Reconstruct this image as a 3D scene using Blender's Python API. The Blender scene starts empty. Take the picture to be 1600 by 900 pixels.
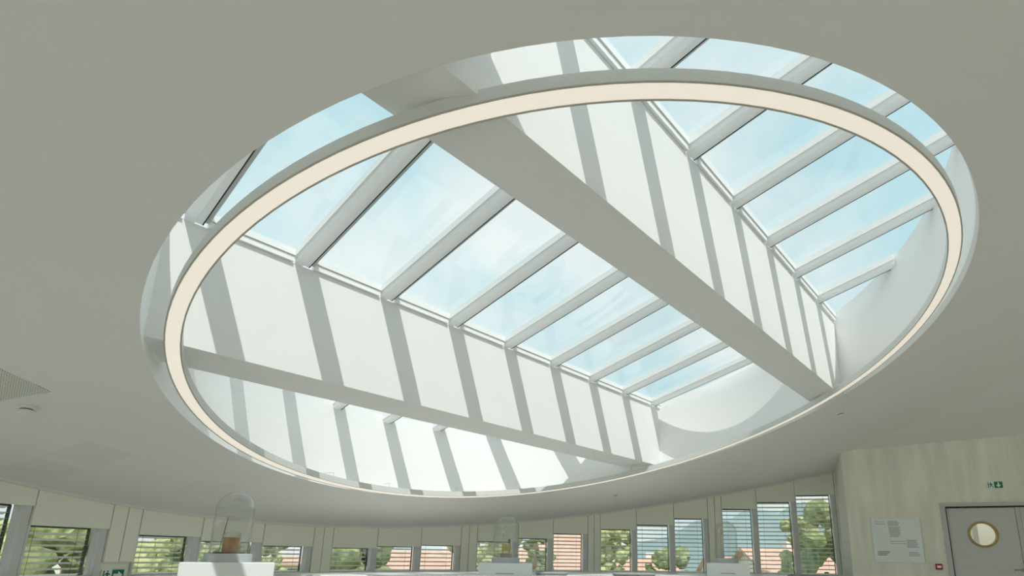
import bpy, bmesh, math, random
from mathutils import Vector, Matrix
random.seed(7)
sc = bpy.context.scene
COL = sc.collection

# ------------------------------------------------------------------ frame of reference
L = 0.735                     # metres per unit of the image fit
HC = 1.165                    # camera height
PHI = 0.8753                  # bearing of the roof beams
S = math.tan(0.2275)          # pitch of the roof and ceiling
BX, BY = math.cos(PHI), math.sin(PHI)
NX, NY = -BY, BX

def W(b, n, z):
    """roof grid (along beam, across beam, height over the camera) to world metres"""
    return Vector((L*(b*BX+n*NX), L*(b*BY+n*NY), L*z+HC))

# ------------------------------------------------------------------ camera
cam_d = bpy.data.cameras.new('camera')
cam = bpy.data.objects.new('camera', cam_d); COL.objects.link(cam)
TH, RO = 0.2368, 0.0141
fw = Vector((0, math.cos(TH), math.sin(TH))); up = Vector((0, -math.sin(TH), math.cos(TH))); rt = Vector((1, 0, 0))
r2 = rt*math.cos(RO)+up*math.sin(RO); u2 = up*math.cos(RO)-rt*math.sin(RO)
cam.matrix_world = Matrix(((r2.x, u2.x, -fw.x, 0), (r2.y, u2.y, -fw.y, 0), (r2.z, u2.z, -fw.z, HC), (0, 0, 0, 1)))
cam_d.sensor_width = 36.0; cam_d.sensor_fit = 'HORIZONTAL'
cam_d.lens = 862.96/1600*36.0
cam_d.shift_x = -93.22/1600; cam_d.shift_y = 210.83/1600
cam_d.clip_start = 0.05; cam_d.clip_end = 600
sc.camera = cam

# ------------------------------------------------------------------ sky, sun, exposure
wld = bpy.data.worlds.new('sky'); sc.world = wld; wld.use_nodes = True
nt = wld.node_tree; nt.nodes.clear()
o_ = nt.nodes.new('ShaderNodeOutputWorld'); bg = nt.nodes.new('ShaderNodeBackground')
tc = nt.nodes.new('ShaderNodeTexCoord')
nz = nt.nodes.new('ShaderNodeTexNoise'); nz.inputs['Scale'].default_value = 2.6; nz.inputs['Detail'].default_value = 5; nz.inputs['Roughness'].default_value = 0.55
rp = nt.nodes.new('ShaderNodeValToRGB')
rp.color_ramp.elements[0].position = 0.38; rp.color_ramp.elements[0].color = (0.50, 0.70, 0.76, 1)
rp.color_ramp.elements[1].position = 0.58; rp.color_ramp.elements[1].color = (0.80, 0.83, 0.83, 1)
nt.links.new(tc.outputs['Generated'], nz.inputs['Vector'])
nt.links.new(nz.outputs['Fac'], rp.inputs['Fac'])
nt.links.new(rp.outputs['Color'], bg.inputs['Color'])
bg.inputs['Strength'].default_value = 0.79
nt.links.new(bg.outputs['Background'], o_.inputs['Surface'])

SUN_A, SUN_C = 0.475, 1.50
sd = bpy.data.lights.new('sun', 'SUN'); sd.energy = 2.15; sd.angle = math.radians(0.5); sd.color = (1.0, 0.955, 0.91)
so = bpy.data.objects.new('sun', sd); COL.objects.link(so)
dv = Vector((SUN_A*BX+NX, SUN_A*BY+NY, -SUN_C)).normalized()
so.rotation_euler = dv.to_track_quat('-Z', 'Y').to_euler(); so.location = (0, 0, 12)

sc.view_settings.view_transform = 'Standard'; sc.view_settings.look = 'None'
sc.view_settings.exposure = 0.56; sc.view_settings.gamma = 1.0; sc.view_settings.use_curve_mapping = False
sc.cycles.use_denoising = True
sc.cycles.max_bounces = 12; sc.cycles.diffuse_bounces = 8; sc.cycles.transparent_max_bounces = 24
sc.cycles.sample_clamp_indirect = 8.0

# ------------------------------------------------------------------ materials
MAT = {}
def mat(name, col, rough=0.6, spec=0.3, metal=0.0, var=0.0, vscale=3.0, bump=0.0, bscale=60.0, col2=None):
    m = bpy.data.materials.new(name); m.use_nodes = True; MAT[name] = m
    t = m.node_tree; p = t.nodes['Principled BSDF']
    p.inputs['Base Color'].default_value = (*col, 1); p.inputs['Roughness'].default_value = rough
    p.inputs['Specular IOR Level'].default_value = spec; p.inputs['Metallic'].default_value = metal
    c = t.nodes.new('ShaderNodeTexCoord')
    if var > 0 or col2:
        n = t.nodes.new('ShaderNodeTexNoise'); n.inputs['Scale'].default_value = vscale; n.inputs['Detail'].default_value = 6
        r = t.nodes.new('ShaderNodeValToRGB')
        a = col2 if col2 else tuple(max(0, x*(1-var)) for x in col)
        r.color_ramp.elements[0].position = 0.35; r.color_ramp.elements[0].color = (*a, 1)
        r.color_ramp.elements[1].position = 0.65; r.color_ramp.elements[1].color = (*col, 1)
        t.links.new(c.outputs['Object'], n.inputs['Vector']); t.links.new(n.outputs['Fac'], r.inputs['Fac'])
        t.links.new(r.outputs['Color'], p.inputs['Base Color'])
    if bump > 0:
        n2 = t.nodes.new('ShaderNodeTexNoise'); n2.inputs['Scale'].default_value = bscale; n2.inputs['Detail'].default_value = 3
        bp = t.nodes.new('ShaderNodeBump'); bp.inputs['Strength'].default_value = bump; bp.inputs['Distance'].default_value = 0.01
        t.links.new(c.outputs['Object'], n2.inputs['Vector']); t.links.new(n2.outputs['Fac'], bp.inputs['Height'])
        t.links.new(bp.outputs['Normal'], p.inputs['Normal'])
    return m

def glass(name, tint, base=0.04, rough=0.0, gain=0.96):
    """thin clear sheet: transmission with a Schlick mirror on top"""
    m = bpy.data.materials.new(name); m.use_nodes = True; MAT[name] = m
    t = m.node_tree; t.nodes.clear()
    o = t.nodes.new('ShaderNodeOutputMaterial'); mx = t.nodes.new('ShaderNodeMixShader')
    tr = t.nodes.new('ShaderNodeBsdfTransparent'); tr.inputs['Color'].default_value = (*tint, 1)
    gl = t.nodes.new('ShaderNodeBsdfGlossy'); gl.inputs['Roughness'].default_value = rough
    lw = t.nodes.new('ShaderNodeLayerWeight'); lw.inputs['Blend'].default_value = 0.5
    pw = t.nodes.new('ShaderNodeMath'); pw.operation = 'POWER'; pw.inputs[1].default_value = 5.0
    ma = t.nodes.new('ShaderNodeMath'); ma.operation = 'MULTIPLY_ADD'; ma.inputs[1].default_value = gain; ma.inputs[2].default_value = base
    t.links.new(lw.outputs['Facing'], pw.inputs[0]); t.links.new(pw.outputs[0], ma.inputs[0])
    t.links.new(ma.outputs[0], mx.inputs['Fac']); t.links.new(tr.outputs[0], mx.inputs[1]); t.links.new(gl.outputs[0], mx.inputs[2])
    t.links.new(mx.outputs[0], o.inputs['Surface'])
    return m

def emit(name, col, strength):
    m = mat(name, tuple(min(1, c) for c in col), 0.5, 0.2)
    p = m.node_tree.nodes['Principled BSDF']
    p.inputs['Emission Color'].default_value = (*col, 1); p.inputs['Emission Strength'].default_value = strength
    return m

mat('ceiling_paint', (0.83, 0.815, 0.795), 0.85, 0.15, var=0.02, vscale=0.6, bump=0.02, bscale=90)
mat('well_paint', (0.96, 0.955, 0.945), 0.8, 0.15, var=0.015, vscale=0.8)
mat('beam_paint', (0.87, 0.865, 0.85), 0.8, 0.15, var=0.015, vscale=0.8)
mat('panel_paint', (0.95, 0.945, 0.84), 0.6, 0.25, var=0.02, vscale=0.7)
mat('frame_white', (0.95, 0.95, 0.94), 0.35, 0.4, var=0.01, vscale=2)
mat('frame_grey', (0.66, 0.68, 0.67), 0.4, 0.4, var=0.03, vscale=4)
mat('gasket', (0.03, 0.035, 0.035), 0.6, 0.2, var=0.1, vscale=10)
mat('alu_post', (0.72, 0.72, 0.73), 0.4, 0.4, var=0.03, vscale=3)
mat('slat', (0.55, 0.55, 0.48), 0.45, 0.35, var=0.06, vscale=6)
mat('cord', (0.10, 0.10, 0.09), 0.7, 0.1, var=0.1, vscale=8)
mat('floor', (0.83, 0.80, 0.77), 0.5, 0.3, var=0.06, vscale=1.2, bump=0.02, bscale=40)
mat('white_lacquer', (0.86, 0.87, 0.86), 0.35, 0.4, var=0.01, vscale=2)
mat('plinth_grey', (0.50, 0.52, 0.53), 0.4, 0.4, var=0.03, vscale=3)
mat('back_wall', (0.80, 0.80, 0.74), 0.8, 0.15, var=0.03, vscale=0.7)
mat('lamp_housing', (0.70, 0.71, 0.69), 0.45, 0.35, var=0.02, vscale=2)
mat('lamp_lip', (0.52, 0.50, 0.44), 0.45, 0.35, var=0.02, vscale=2)
mat('cable', (0.45, 0.45, 0.43), 0.4, 0.4, var=0.05, vscale=10)
mat('plastic_white', (0.80, 0.81, 0.75), 0.4, 0.4, var=0.02, vscale=4)
mat('slot_dark', (0.05, 0.05, 0.05), 0.6, 0.2, var=0.1, vscale=8)
mat('access_panel', (0.80, 0.79, 0.755), 0.85, 0.1, var=0.02, vscale=2)
mat('door_grey', (0.64, 0.64, 0.64), 0.45, 0.3, var=0.02, vscale=1.5)
mat('door_frame', (0.58, 0.58, 0.59), 0.4, 0.35, var=0.02, vscale=2)
mat('oak_ring', (0.52, 0.36, 0.13), 0.4, 0.35, var=0.2, vscale=12)
mat('steel', (0.36, 0.35, 0.33), 0.3, 0.5, 0.9, var=0.05, vscale=6)
mat('sign_green', (0.02, 0.22, 0.11), 0.4, 0.3, var=0.05, vscale=6)
mat('sign_white', (0.90, 0.93, 0.91), 0.4, 0.3, var=0.02, vscale=6)
mat('poster', (0.86, 0.91, 0.92), 0.3, 0.4, var=0.02, vscale=2)
mat('poster_edge', (0.55, 0.60, 0.60), 0.3, 0.4, var=0.02, vscale=2)
mat('print_grey', (0.34, 0.37, 0.37), 0.5, 0.2, var=0.05, vscale=30)
mat('alarm_red', (0.42, 0.015, 0.02), 0.4, 0.35, var=0.05, vscale=8)
mat('amber', (0.60, 0.27, 0.05), 0.3, 0.5, var=0.35, vscale=14)
mat('brass', (0.55, 0.40, 0.08), 0.25, 0.5, 0.85, var=0.15, vscale=20)
mat('olive_base', (0.16, 0.14, 0.06), 0.5, 0.3, var=0.15, vscale=10)
mat('rose_wood', (0.48, 0.32, 0.24), 0.5, 0.3, var=0.12, vscale=10)
mat('bone', (0.66, 0.58, 0.38), 0.6, 0.2, var=0.2, vscale=25)
mat('cushion', (0.36, 0.37, 0.36), 0.9, 0.1, var=0.1, vscale=30, bump=0.1, bscale=200)
mat('chair_leg', (0.10, 0.10, 0.10), 0.4, 0.4, 0.6, var=0.05, vscale=10)
mat('roof_tile', (0.80, 0.50, 0.40), 0.8, 0.15, var=0.2, vscale=2)
mat('house_wall', (0.90, 0.89, 0.84), 0.85, 0.1, var=0.06, vscale=0.6)
mat('shutter', (0.34, 0.20, 0.12), 0.7, 0.2, var=0.1, vscale=3)
mat('foliage', (0.42, 0.46, 0.22), 0.8, 0.15, col2=(0.16, 0.21, 0.09), vscale=2.6)
mat('foliage_light', (0.60, 0.60, 0.32), 0.8, 0.15, col2=(0.30, 0.34, 0.15), vscale=2.6)
mat('bark', (0.14, 0.11, 0.08), 0.9, 0.1, var=0.3, vscale=6)
mat('meadow', (0.28, 0.34, 0.14), 0.95, 0.05, var=0.3, vscale=0.05)
mat('bounce_terrace', (0.74, 0.72, 0.66), 0.9, 0.1, var=0.08, vscale=1.5)
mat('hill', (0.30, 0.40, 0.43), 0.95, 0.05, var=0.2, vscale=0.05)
glass('roof_glass', (0.955, 0.99, 0.99), 0.045)
glass('window_glass', (0.96, 0.98, 0.96), 0.04)
glass('dome_glass', (0.965, 0.97, 0.965), 0.06, 0.03, 0.8)
emit('lamp_diffuser', (0.80, 0.73, 0.64), 0.46)
emit('lobby_fill', (1.0, 0.98, 0.94), 3.0)

def translucent(name, col, fac):
    m = mat(name, col, 0.35, 0.4, var=0.01, vscale=2); t = m.node_tree; p = t.nodes['Principled BSDF']
    tr = t.nodes.new('ShaderNodeBsdfTranslucent'); tr.inputs['Color'].default_value = (*col, 1)
    mx = t.nodes.new('ShaderNodeMixShader'); mx.inputs['Fac'].default_value = fac
    t.links.new(p.outputs[0], mx.inputs[1]); t.links.new(tr.outputs[0], mx.inputs[2])
    t.links.new(mx.outputs[0], t.nodes['Material Output'].inputs['Surface'])
translucent('bar_white', (0.97, 0.975, 0.97), 0.42)  # translucent mix added so the bar undersides glow brighter

# fair faced concrete with board seams and bleed marks
def concrete():
    m = mat('concrete', (0.90, 0.89, 0.79), 0.8, 0.15, var=0.06, vscale=1.6, bump=0.05, bscale=25)
    t = m.node_tree; p = t.nodes['Principled BSDF']
    src = p.inputs['Base Color'].links[0].from_socket
    c = t.nodes.new('ShaderNodeTexCoord'); mp = t.nodes.new('ShaderNodeMapping'); mp.inputs['Scale'].default_value = (3.0, 3.0, 0.35)
    n = t.nodes.new('ShaderNodeTexNoise'); n.inputs['Scale'].default_value = 2.4; n.inputs['Detail'].default_value = 7
    r = t.nodes.new('ShaderNodeValToRGB'); r.color_ramp.elements[0].position = 0.38; r.color_ramp.elements[0].color = (0.93, 0.93, 0.92, 1)
    r.color_ramp.elements[1].position = 0.62; r.color_ramp.elements[1].color = (1.03, 1.03, 1.02, 1)
    mx = t.nodes.new('ShaderNodeMix'); mx.data_type = 'RGBA'; mx.blend_type = 'MULTIPLY'; mx.inputs[0].default_value = 1.0
    t.links.new(c.outputs['Object'], mp.inputs['Vector']); t.links.new(mp.outputs['Vector'], n.inputs['Vector'])
    t.links.new(n.outputs['Fac'], r.inputs['Fac']); t.links.new(src, mx.inputs[6]); t.links.new(r.outputs['Color'], mx.inputs[7])
    t.links.new(mx.outputs[2], p.inputs['Base Color'])
concrete()

def perforated():
    m = mat('perforated', (0.76, 0.77, 0.70), 0.8, 0.15)
    t = m.node_tree; p = t.nodes['Principled BSDF']
    c = t.nodes.new('ShaderNodeTexCoord'); mp = t.nodes.new('ShaderNodeMapping'); mp.inputs['Scale'].default_value = (56, 56, 56)
    fr = t.nodes.new('ShaderNodeVectorMath'); fr.operation = 'FRACTION'
    sb = t.nodes.new('ShaderNodeVectorMath'); sb.operation = 'SUBTRACT'; sb.inputs[1].default_value = (0.5, 0.5, 0)
    ml = t.nodes.new('ShaderNodeVectorMath'); ml.operation = 'MULTIPLY'; ml.inputs[1].default_value = (1, 1, 0)
    ln = t.nodes.new('ShaderNodeVectorMath'); ln.operation = 'LENGTH'
    gt = t.nodes.new('ShaderNodeMath'); gt.operation = 'GREATER_THAN'; gt.inputs[1].default_value = 0.27
    mx = t.nodes.new('ShaderNodeMix'); mx.data_type = 'RGBA'; mx.inputs[6].default_value = (0.22, 0.22, 0.19, 1); mx.inputs[7].default_value = (0.76, 0.77, 0.70, 1)
    t.links.new(c.outputs['Object'], mp.inputs['Vector']); t.links.new(mp.outputs[0], fr.inputs[0]); t.links.new(fr.outputs[0], sb.inputs[0])
    t.links.new(sb.outputs[0], ml.inputs[0]); t.links.new(ml.outputs[0], ln.inputs[0]); t.links.new(ln.outputs['Value'], gt.inputs[0])
    t.links.new(gt.outputs[0], mx.inputs[0]); t.links.new(mx.outputs[2], p.inputs['Base Color'])
perforated()

# ------------------------------------------------------------------ mesh helpers
class MB:
    def __init__(s): s.v = []; s.f = []
    def add(s, vs, fs):
        k = len(s.v); s.v += [Vector(v) for v in vs]; s.f += [tuple(i+k for i in f) for f in fs]; return s
    def hexa(s, p):      # 8 corners: bottom ring 0-3, top ring 4-7
        return s.add(p, [(3, 2, 1, 0), (4, 5, 6, 7), (0, 1, 5, 4), (1, 2, 6, 5), (2, 3, 7, 6), (3, 0, 4, 7)])
    def box(s, c, d, ax=None):
        c = Vector(c); ax = ax or (Vector((1, 0, 0)), Vector((0, 1, 0)), Vector((0, 0, 1)))
        h = [x*0.5 for x in d]; q = []
        for k in (-1, 1):
            for i, j in ((-1, -1), (1, -1), (1, 1), (-1, 1)):
                q.append(c+ax[0]*(i*h[0])+ax[1]*(j*h[1])+ax[2]*(k*h[2]))
        return s.hexa(q)
    def loft(s, rings, closed=True, cap=True):
        m = len(rings[0]); k = len(s.v)
        for r in rings: s.v += [Vector(v) for v in r]
        for a in range(len(rings)-1):
            for i in range(m if closed else m-1):
                j = (i+1) % m
                s.f.append((k+a*m+i, k+a*m+j, k+(a+1)*m+j, k+(a+1)*m+i))
        if cap and closed:
            s.f.append(tuple(k+i for i in range(m))[::-1]); s.f.append(tuple(k+(len(rings)-1)*m+i for i in range(m)))
        return s
    def tube(s, a, b, r, r2=None, n=10):
        a = Vector(a); b = Vector(b); r2 = r if r2 is None else r2
        d = (b-a).normalized(); x = d.orthogonal().normalized(); y = d.cross(x)
        cs = [(math.cos(2*math.pi*i/n), math.sin(2*math.pi*i/n)) for i in range(n)]
        return s.loft([[a+(x*c+y*q)*r for c, q in cs], [b+(x*c+y*q)*r2 for c, q in cs]])
    def lathe(s, c, prof, n=32, axis=Vector((0, 0, 1)), cap=True):
        c = Vector(c); axis = axis.normalized(); x = axis.orthogonal().normalized(); y = axis.cross(x)
        rings = []
        for r, h in prof:
            rings.append([c+axis*h+(x*math.cos(2*math.pi*i/n)+y*math.sin(2*math.pi*i/n))*max(r, 1e-4) for i in range(n)])
        return s.loft(rings, True, cap)

def woff(o):
    v = Vector((0, 0, 0))
    while o is not None: v += o.location; o = o.parent
    return v

def obj(name, mb, m, parent=None, smooth=False, bevel=0.0):
    me = bpy.data.meshes.new(name)
    if parent is None:
        lo = Vector((min(v[i] for v in mb.v) for i in range(3))); hi = Vector((max(v[i] for v in mb.v) for i in range(3)))
        off = Vector(((lo.x+hi.x)/2, (lo.y+hi.y)/2, lo.z))
    else: off = woff(parent)
    me.from_pydata([tuple(v-off) for v in mb.v], [], mb.f); me.update()
    bm = bmesh.new(); bm.from_mesh(me); bmesh.ops.recalc_face_normals(bm, faces=bm.faces); bm.to_mesh(me); bm.free()
    o = bpy.data.objects.new(name, me); COL.objects.link(o)
    me.materials.append(MAT[m])
    if parent is None: o.location = off
    else: o.parent = parent
    if smooth:
        for p in me.polygons: p.use_smooth = True
        me.set_sharp_from_angle(angle=math.radians(35))
    if bevel > 0:
        bv = o.modifiers.new('bevel', 'BEVEL'); bv.width = bevel; bv.segments = 2; bv.limit_method = 'ANGLE'
    return o

def empty(name, loc):
    o = bpy.data.objects.new(name, None); COL.objects.link(o); o.location = loc; o.empty_display_size = 0.1; return o
def tag(o, label, cat, group=None):
    o['label'] = label; o['category'] = cat
    if group: o['group'] = group
    return o
def struct(o, label=None):
    o['kind'] = 'structure'
    if label: o['label'] = label
    return o

# ------------------------------------------------------------------ roof well, ceiling
ZC = 3.22; ZG = 4.554; GH = 0.15          # ceiling plane, bar soffit plane, glass above it
RT = math.sqrt(1+S*S)
BC, NC = 5.651, 4.598
def rim_r(t): return 4.774+0.0192*math.cos(2*t)-0.0006*math.sin(2*t)-0.0086*math.cos(3*t)-0.0355*math.sin(3*t)
def ceil_z(n): return ZC-S*n
def glass_z(n): return ZG-S*n
NSEG = 160
RIM = []
for i in range(NSEG):
    t = 2*math.pi*i/NSEG; r = rim_r(t); RIM.append((BC+r*math.cos(t), NC+r*math.sin(t)/RT))
RA, RN = 4.774, 4.774/RT

# facade joints (plan, metres), left to right, and their ceiling heights
J = [(-5.412, 4.876), (-5.34, 5.571), (-5.163, 6.321), (-5.06, 6.624), (-4.764, 7.298), (-4.343, 7.999), (-3.89, 8.581), (-3.691, 8.798),
     (-3.164, 9.296), (-2.566, 9.753), (-1.952, 10.132), (-1.687, 10.273), (-0.98, 10.59), (-0.324, 10.819), (0.35, 10.995), (0.593, 11.045),
     (1.317, 11.156), (2.075, 11.212), (2.763, 11.211), (3.035, 11.198), (3.721, 11.128), (4.455, 10.997), (5.166, 10.809), (5.56, 10.68)]
J = [(-5.40, 4.16)] + J
def ceil_w(x, y):
    n = (x*NX+y*NY)/L; return L*ceil_z(n)+HC
A0 = Vector((4.682, 9.413)); WA = math.radians(-22.0)
WD = Vector((math.cos(WA), math.sin(WA))); WN = Vector((WD.y, -WD.x))      # along the concrete wall, and its normal into the room
WEND = A0+WD*7.6

# fold of the ceiling towards the concrete wall
FQ = Vector((5.80, 6.75)); FZ = (ceil_w(*A0), ceil_w(*FQ))
def cz(x, y):
    """ceiling height incl. the fold on the right"""
    p = Vector((x, y)); d = FQ-A0
    side = d.x*(p.y-A0.y)-d.y*(p.x-A0.x)
    base = ceil_w(x, y)
    if side <= 0 or (p-A0).dot(d) <= 0: return base
    # drop so the concrete wall is met at z = 2.967 + 0.046 u
    w = A0+WD*2.6; sw = d.x*(w.y-A0.y)-d.y*(w.x-A0.x)
    return base-(ceil_w(w.x, w.y)-3.087)*side/sw

ROOM = [(-5.45, 4.1), (-5.5, 3.0), (-5.3, 0.5), (-4.4, -1.8), (-2.6, -3.6), (0.0, -4.6), (3.0, -4.6), (6.2, -3.4), (8.8, -1.2), (10.6, 1.8),
        (WEND.x, WEND.y), (A0.x, A0.y+0.0), (5.4, 10.72)]

def outward(a, b):
    d = Vector((b[0]-a[0], b[1]-a[1])).normalized(); return Vector((-d.y, d.x))     # left to right along the facade, outside is left of travel

# ceiling sheet
bm = bmesh.new()
outline = [(x, y) for x, y in J] + [(6.2, 10.5), (WEND.x+0.6, WEND.y+0.9), (11.2, 1.8), (9.2, -1.6), (6.4, -3.9), (3.1, -5.1), (-0.1, -5.1), (-2.9, -4.0), (-4.8, -2.0), (-5.75, 0.4), (-5.95, 3.0)]
op = []
for i, (x, y) in enumerate(outline):
    if i < len(J):
        a = J[max(0, i-1)]; b = J[min(len(J)-1, i+1)]; o2 = outward(a, b); x += o2.x*0.13; y += o2.y*0.13
    op.append((x, y))
# the fold runs from the wall corner to where its line leaves the outline at the back
fd = FQ-A0
def seg_side(p): return fd.x*(p[1]-A0.y)-fd.y*(p[0]-A0.x)
kx = None
for i in range(len(J)+2, len(op)-1):
    a, b = seg_side(op[i]), seg_side(op[i+1])
    if a > 0 >= b: kx = i; ex = (op[i][0]+(op[i+1][0]-op[i][0])*a/(a-b), op[i][1]+(op[i+1][1]-op[i][1])*a/(a-b)); break
main = op[:len(J)]+[(5.75, 10.66), (A0.x, A0.y), ex]+op[kx+1:]
fold = [(A0.x, A0.y), (A0.x+0.1, A0.y+0.14)]+op[len(J)+1:kx+1]+[ex]
mv = [bm.verts.new((x, y, cz(x, y))) for x, y in main]
hv = []
for b, n in RIM:
    w = W(b, n, ceil_z(n)); hv.append(bm.verts.new(w))
es = [bm.edges.new((mv[i], mv[(i+1) % len(mv)])) for i in range(len(mv))]+[bm.edges.new((hv[i], hv[(i+1) % NSEG])) for i in range(NSEG)]
bmesh.ops.triangle_fill(bm, use_beauty=True, use_dissolve=False, edges=es)
fv = [bm.verts.new((x, y, cz(x, y))) for x, y in fold]
bm.faces.new(fv)
bmesh.ops.recalc_face_normals(bm, faces=bm.faces)
for f in bm.faces:
    if f.normal.z > 0: f.normal_flip()
me = bpy.data.meshes.new('ceiling'); bm.to_mesh(me); bm.free(); me.materials.append(MAT['ceiling_paint'])
ceiling = bpy.data.objects.new('ceiling', me); COL.objects.link(ceiling)
sm = ceiling.modifiers.new('thick', 'SOLIDIFY'); sm.thickness = 0.06; sm.offset = -1
struct(ceiling, 'sloping off-white ceiling with a large round opening')

# floor
mb = MB(); mb.add([(-9, -7, 0), (14, -7, 0), (14, 13, 0), (-9, 13, 0), (-9, -7, -0.2), (14, -7, -0.2), (14, 13, -0.2), (-9, 13, -0.2)],
                  [(0, 1, 2, 3), (7, 6, 5, 4), (0, 4, 5, 1), (1, 5, 6, 2), (2, 6, 7, 3), (3, 7, 4, 0)])
struct(obj('floor', mb, 'floor'), 'light screed floor')

# added window front behind the viewer, unseen, brings daylight to the ceiling
pts = [(-5.40, 4.16)]+ROOM[1:11]
pl = []
for i in range(len(pts)-1):
    a, b = Vector(pts[i]), Vector(pts[i+1]); m = max(1, round((b-a).length/1.5))
    pl += [a+(b-a)*t/m for t in range(m)]
pl.append(Vector(pts[-1]))
wb = empty('wall_back', (0, -4.6, 0)); struct(wb, 'unseen window front added behind the viewer for daylight')
mbs = {'header': MB(), 'sill': MB()}
for i in range(len(pl)-1):
    a, b = pl[i], pl[i+1]; d = (b-a).normalized(); o2 = Vector((d.y, -d.x)) if False else Vector((-d.y, d.x))*-1
    za, zb = cz(*a)+0.04, cz(*b)+0.04
    def up(mb, p, q, f0, f1, z0a, z0b, z1a, z1b):
        mb.hexa([(p.x+o2.x*f0, p.y+o2.y*f0, z0a), (q.x+o2.x*f0, q.y+o2.y*f0, z0b), (q.x+o2.x*f1, q.y+o2.y*f1, z0b), (p.x+o2.x*f1, p.y+o2.y*f1, z0a),
                 (p.x+o2.x*f0, p.y+o2.y*f0, z1a), (q.x+o2.x*f0, q.y+o2.y*f0, z1b), (q.x+o2.x*f1, q.y+o2.y*f1, z1b), (p.x+o2.x*f1, p.y+o2.y*f1, z1a)]); return mb
    obj('header_panel', up(MB(), a, b, 0, 0.1, min(1.7, za-0.42), min(1.7, zb-0.42), za, zb), 'panel_paint', wb)
    obj('sill_panel', up(MB(), a, b, 0, 0.1, 0, 0, 0.30, 0.30), 'panel_paint', wb)
    obj('post', up(MB(), a, a+d*0.09, -0.02, 0.12, 0, 0, za-0.3, za-0.3), 'alu_post', wb)
    obj('pane', up(MB(), a+d*0.09, b, 0.05, 0.058, 0.30, 0.30, min(1.7, za-0.42), min(1.7, zb-0.42)), 'window_glass', wb)

# well wall, head splayed out of view on the near left to admit sun
def flare(t): return 1+0.14*max(0.0, math.cos(t+math.radians(130)))**6
TOP = []
for i in range(NSEG):
    t = 2*math.pi*i/NSEG; r = rim_r(t)*flare(t); TOP.append((BC+r*math.cos(t), NC+r*math.sin(t)/RT))
mb = MB()
low = [W(b, n, ceil_z(n)-0.0) for b, n in RIM]; top = [W(b, n, glass_z(n)+GH) for b, n in TOP]
k = 1.03
def outp(b, n): return (BC+(b-BC)*k, NC+(n-NC)*k)
low2 = [W(*outp(b, n), ceil_z(outp(b, n)[1])+0.09) for b, n in RIM]; top2 = [W(*outp(b, n), glass_z(outp(b, n)[1])+GH) for b, n in TOP]
mb.loft([low, top, top2, low2, low], True, False)
struct(obj('wall_skylight_well', mb, 'well_paint', smooth=True), 'white curved wall of the round skylight well')
def span_n(b):
    """n where the line b = const crosses the head of the well"""
    xs = []
    for i in range(NSEG):
        (b0, n0), (b1, n1) = TOP[i], TOP[(i+1) % NSEG]
        if (b0-b)*(b1-b) <= 0 and b0 != b1: xs.append(n0+(n1-n0)*(b-b0)/(b1-b0))
    return (min(xs), max(xs)) if len(xs) >= 2 else None

# ------------------------------------------------------------------ beams
N1, N1F, N2, N2F = 2.237, 2.775, 6.02, 6.74
def chord(n):
    q = 1-((n-NC)/RN)**2; h = RA*math.sqrt(max(q, 0)); return BC-h, BC+h
def beam(name, n0, n1, zb, label):
    mb = MB()
    def sect(b0, b1): pass
    (a0, a1), (c0, c1) = chord(n0), chord(n1)
    e = 0.12
    lo = [W(a0-e, n0, zb), W(a1+e, n0, zb), W(c1+e, n1, zb-0.0), W(c0-e, n1, zb)]
    hi = [W(a0-e, n0, glass_z(n0)), W(a1+e, n0, glass_z(n0)), W(c1+e, n1, glass_z(n1)+GH*0.9), W(c0-e, n1, glass_z(n1)+GH*0.9)]
    mb.hexa(lo+hi)
    return struct(obj(name, mb, 'beam_paint'), label)
beam('ceiling_beam', N1, N1F, 2.70, 'deep white beam crossing the middle of the skylight well')
beam('ceiling_beam', N2, N2F, 1.90, 'deep white beam crossing the far left of the skylight well')

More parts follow.
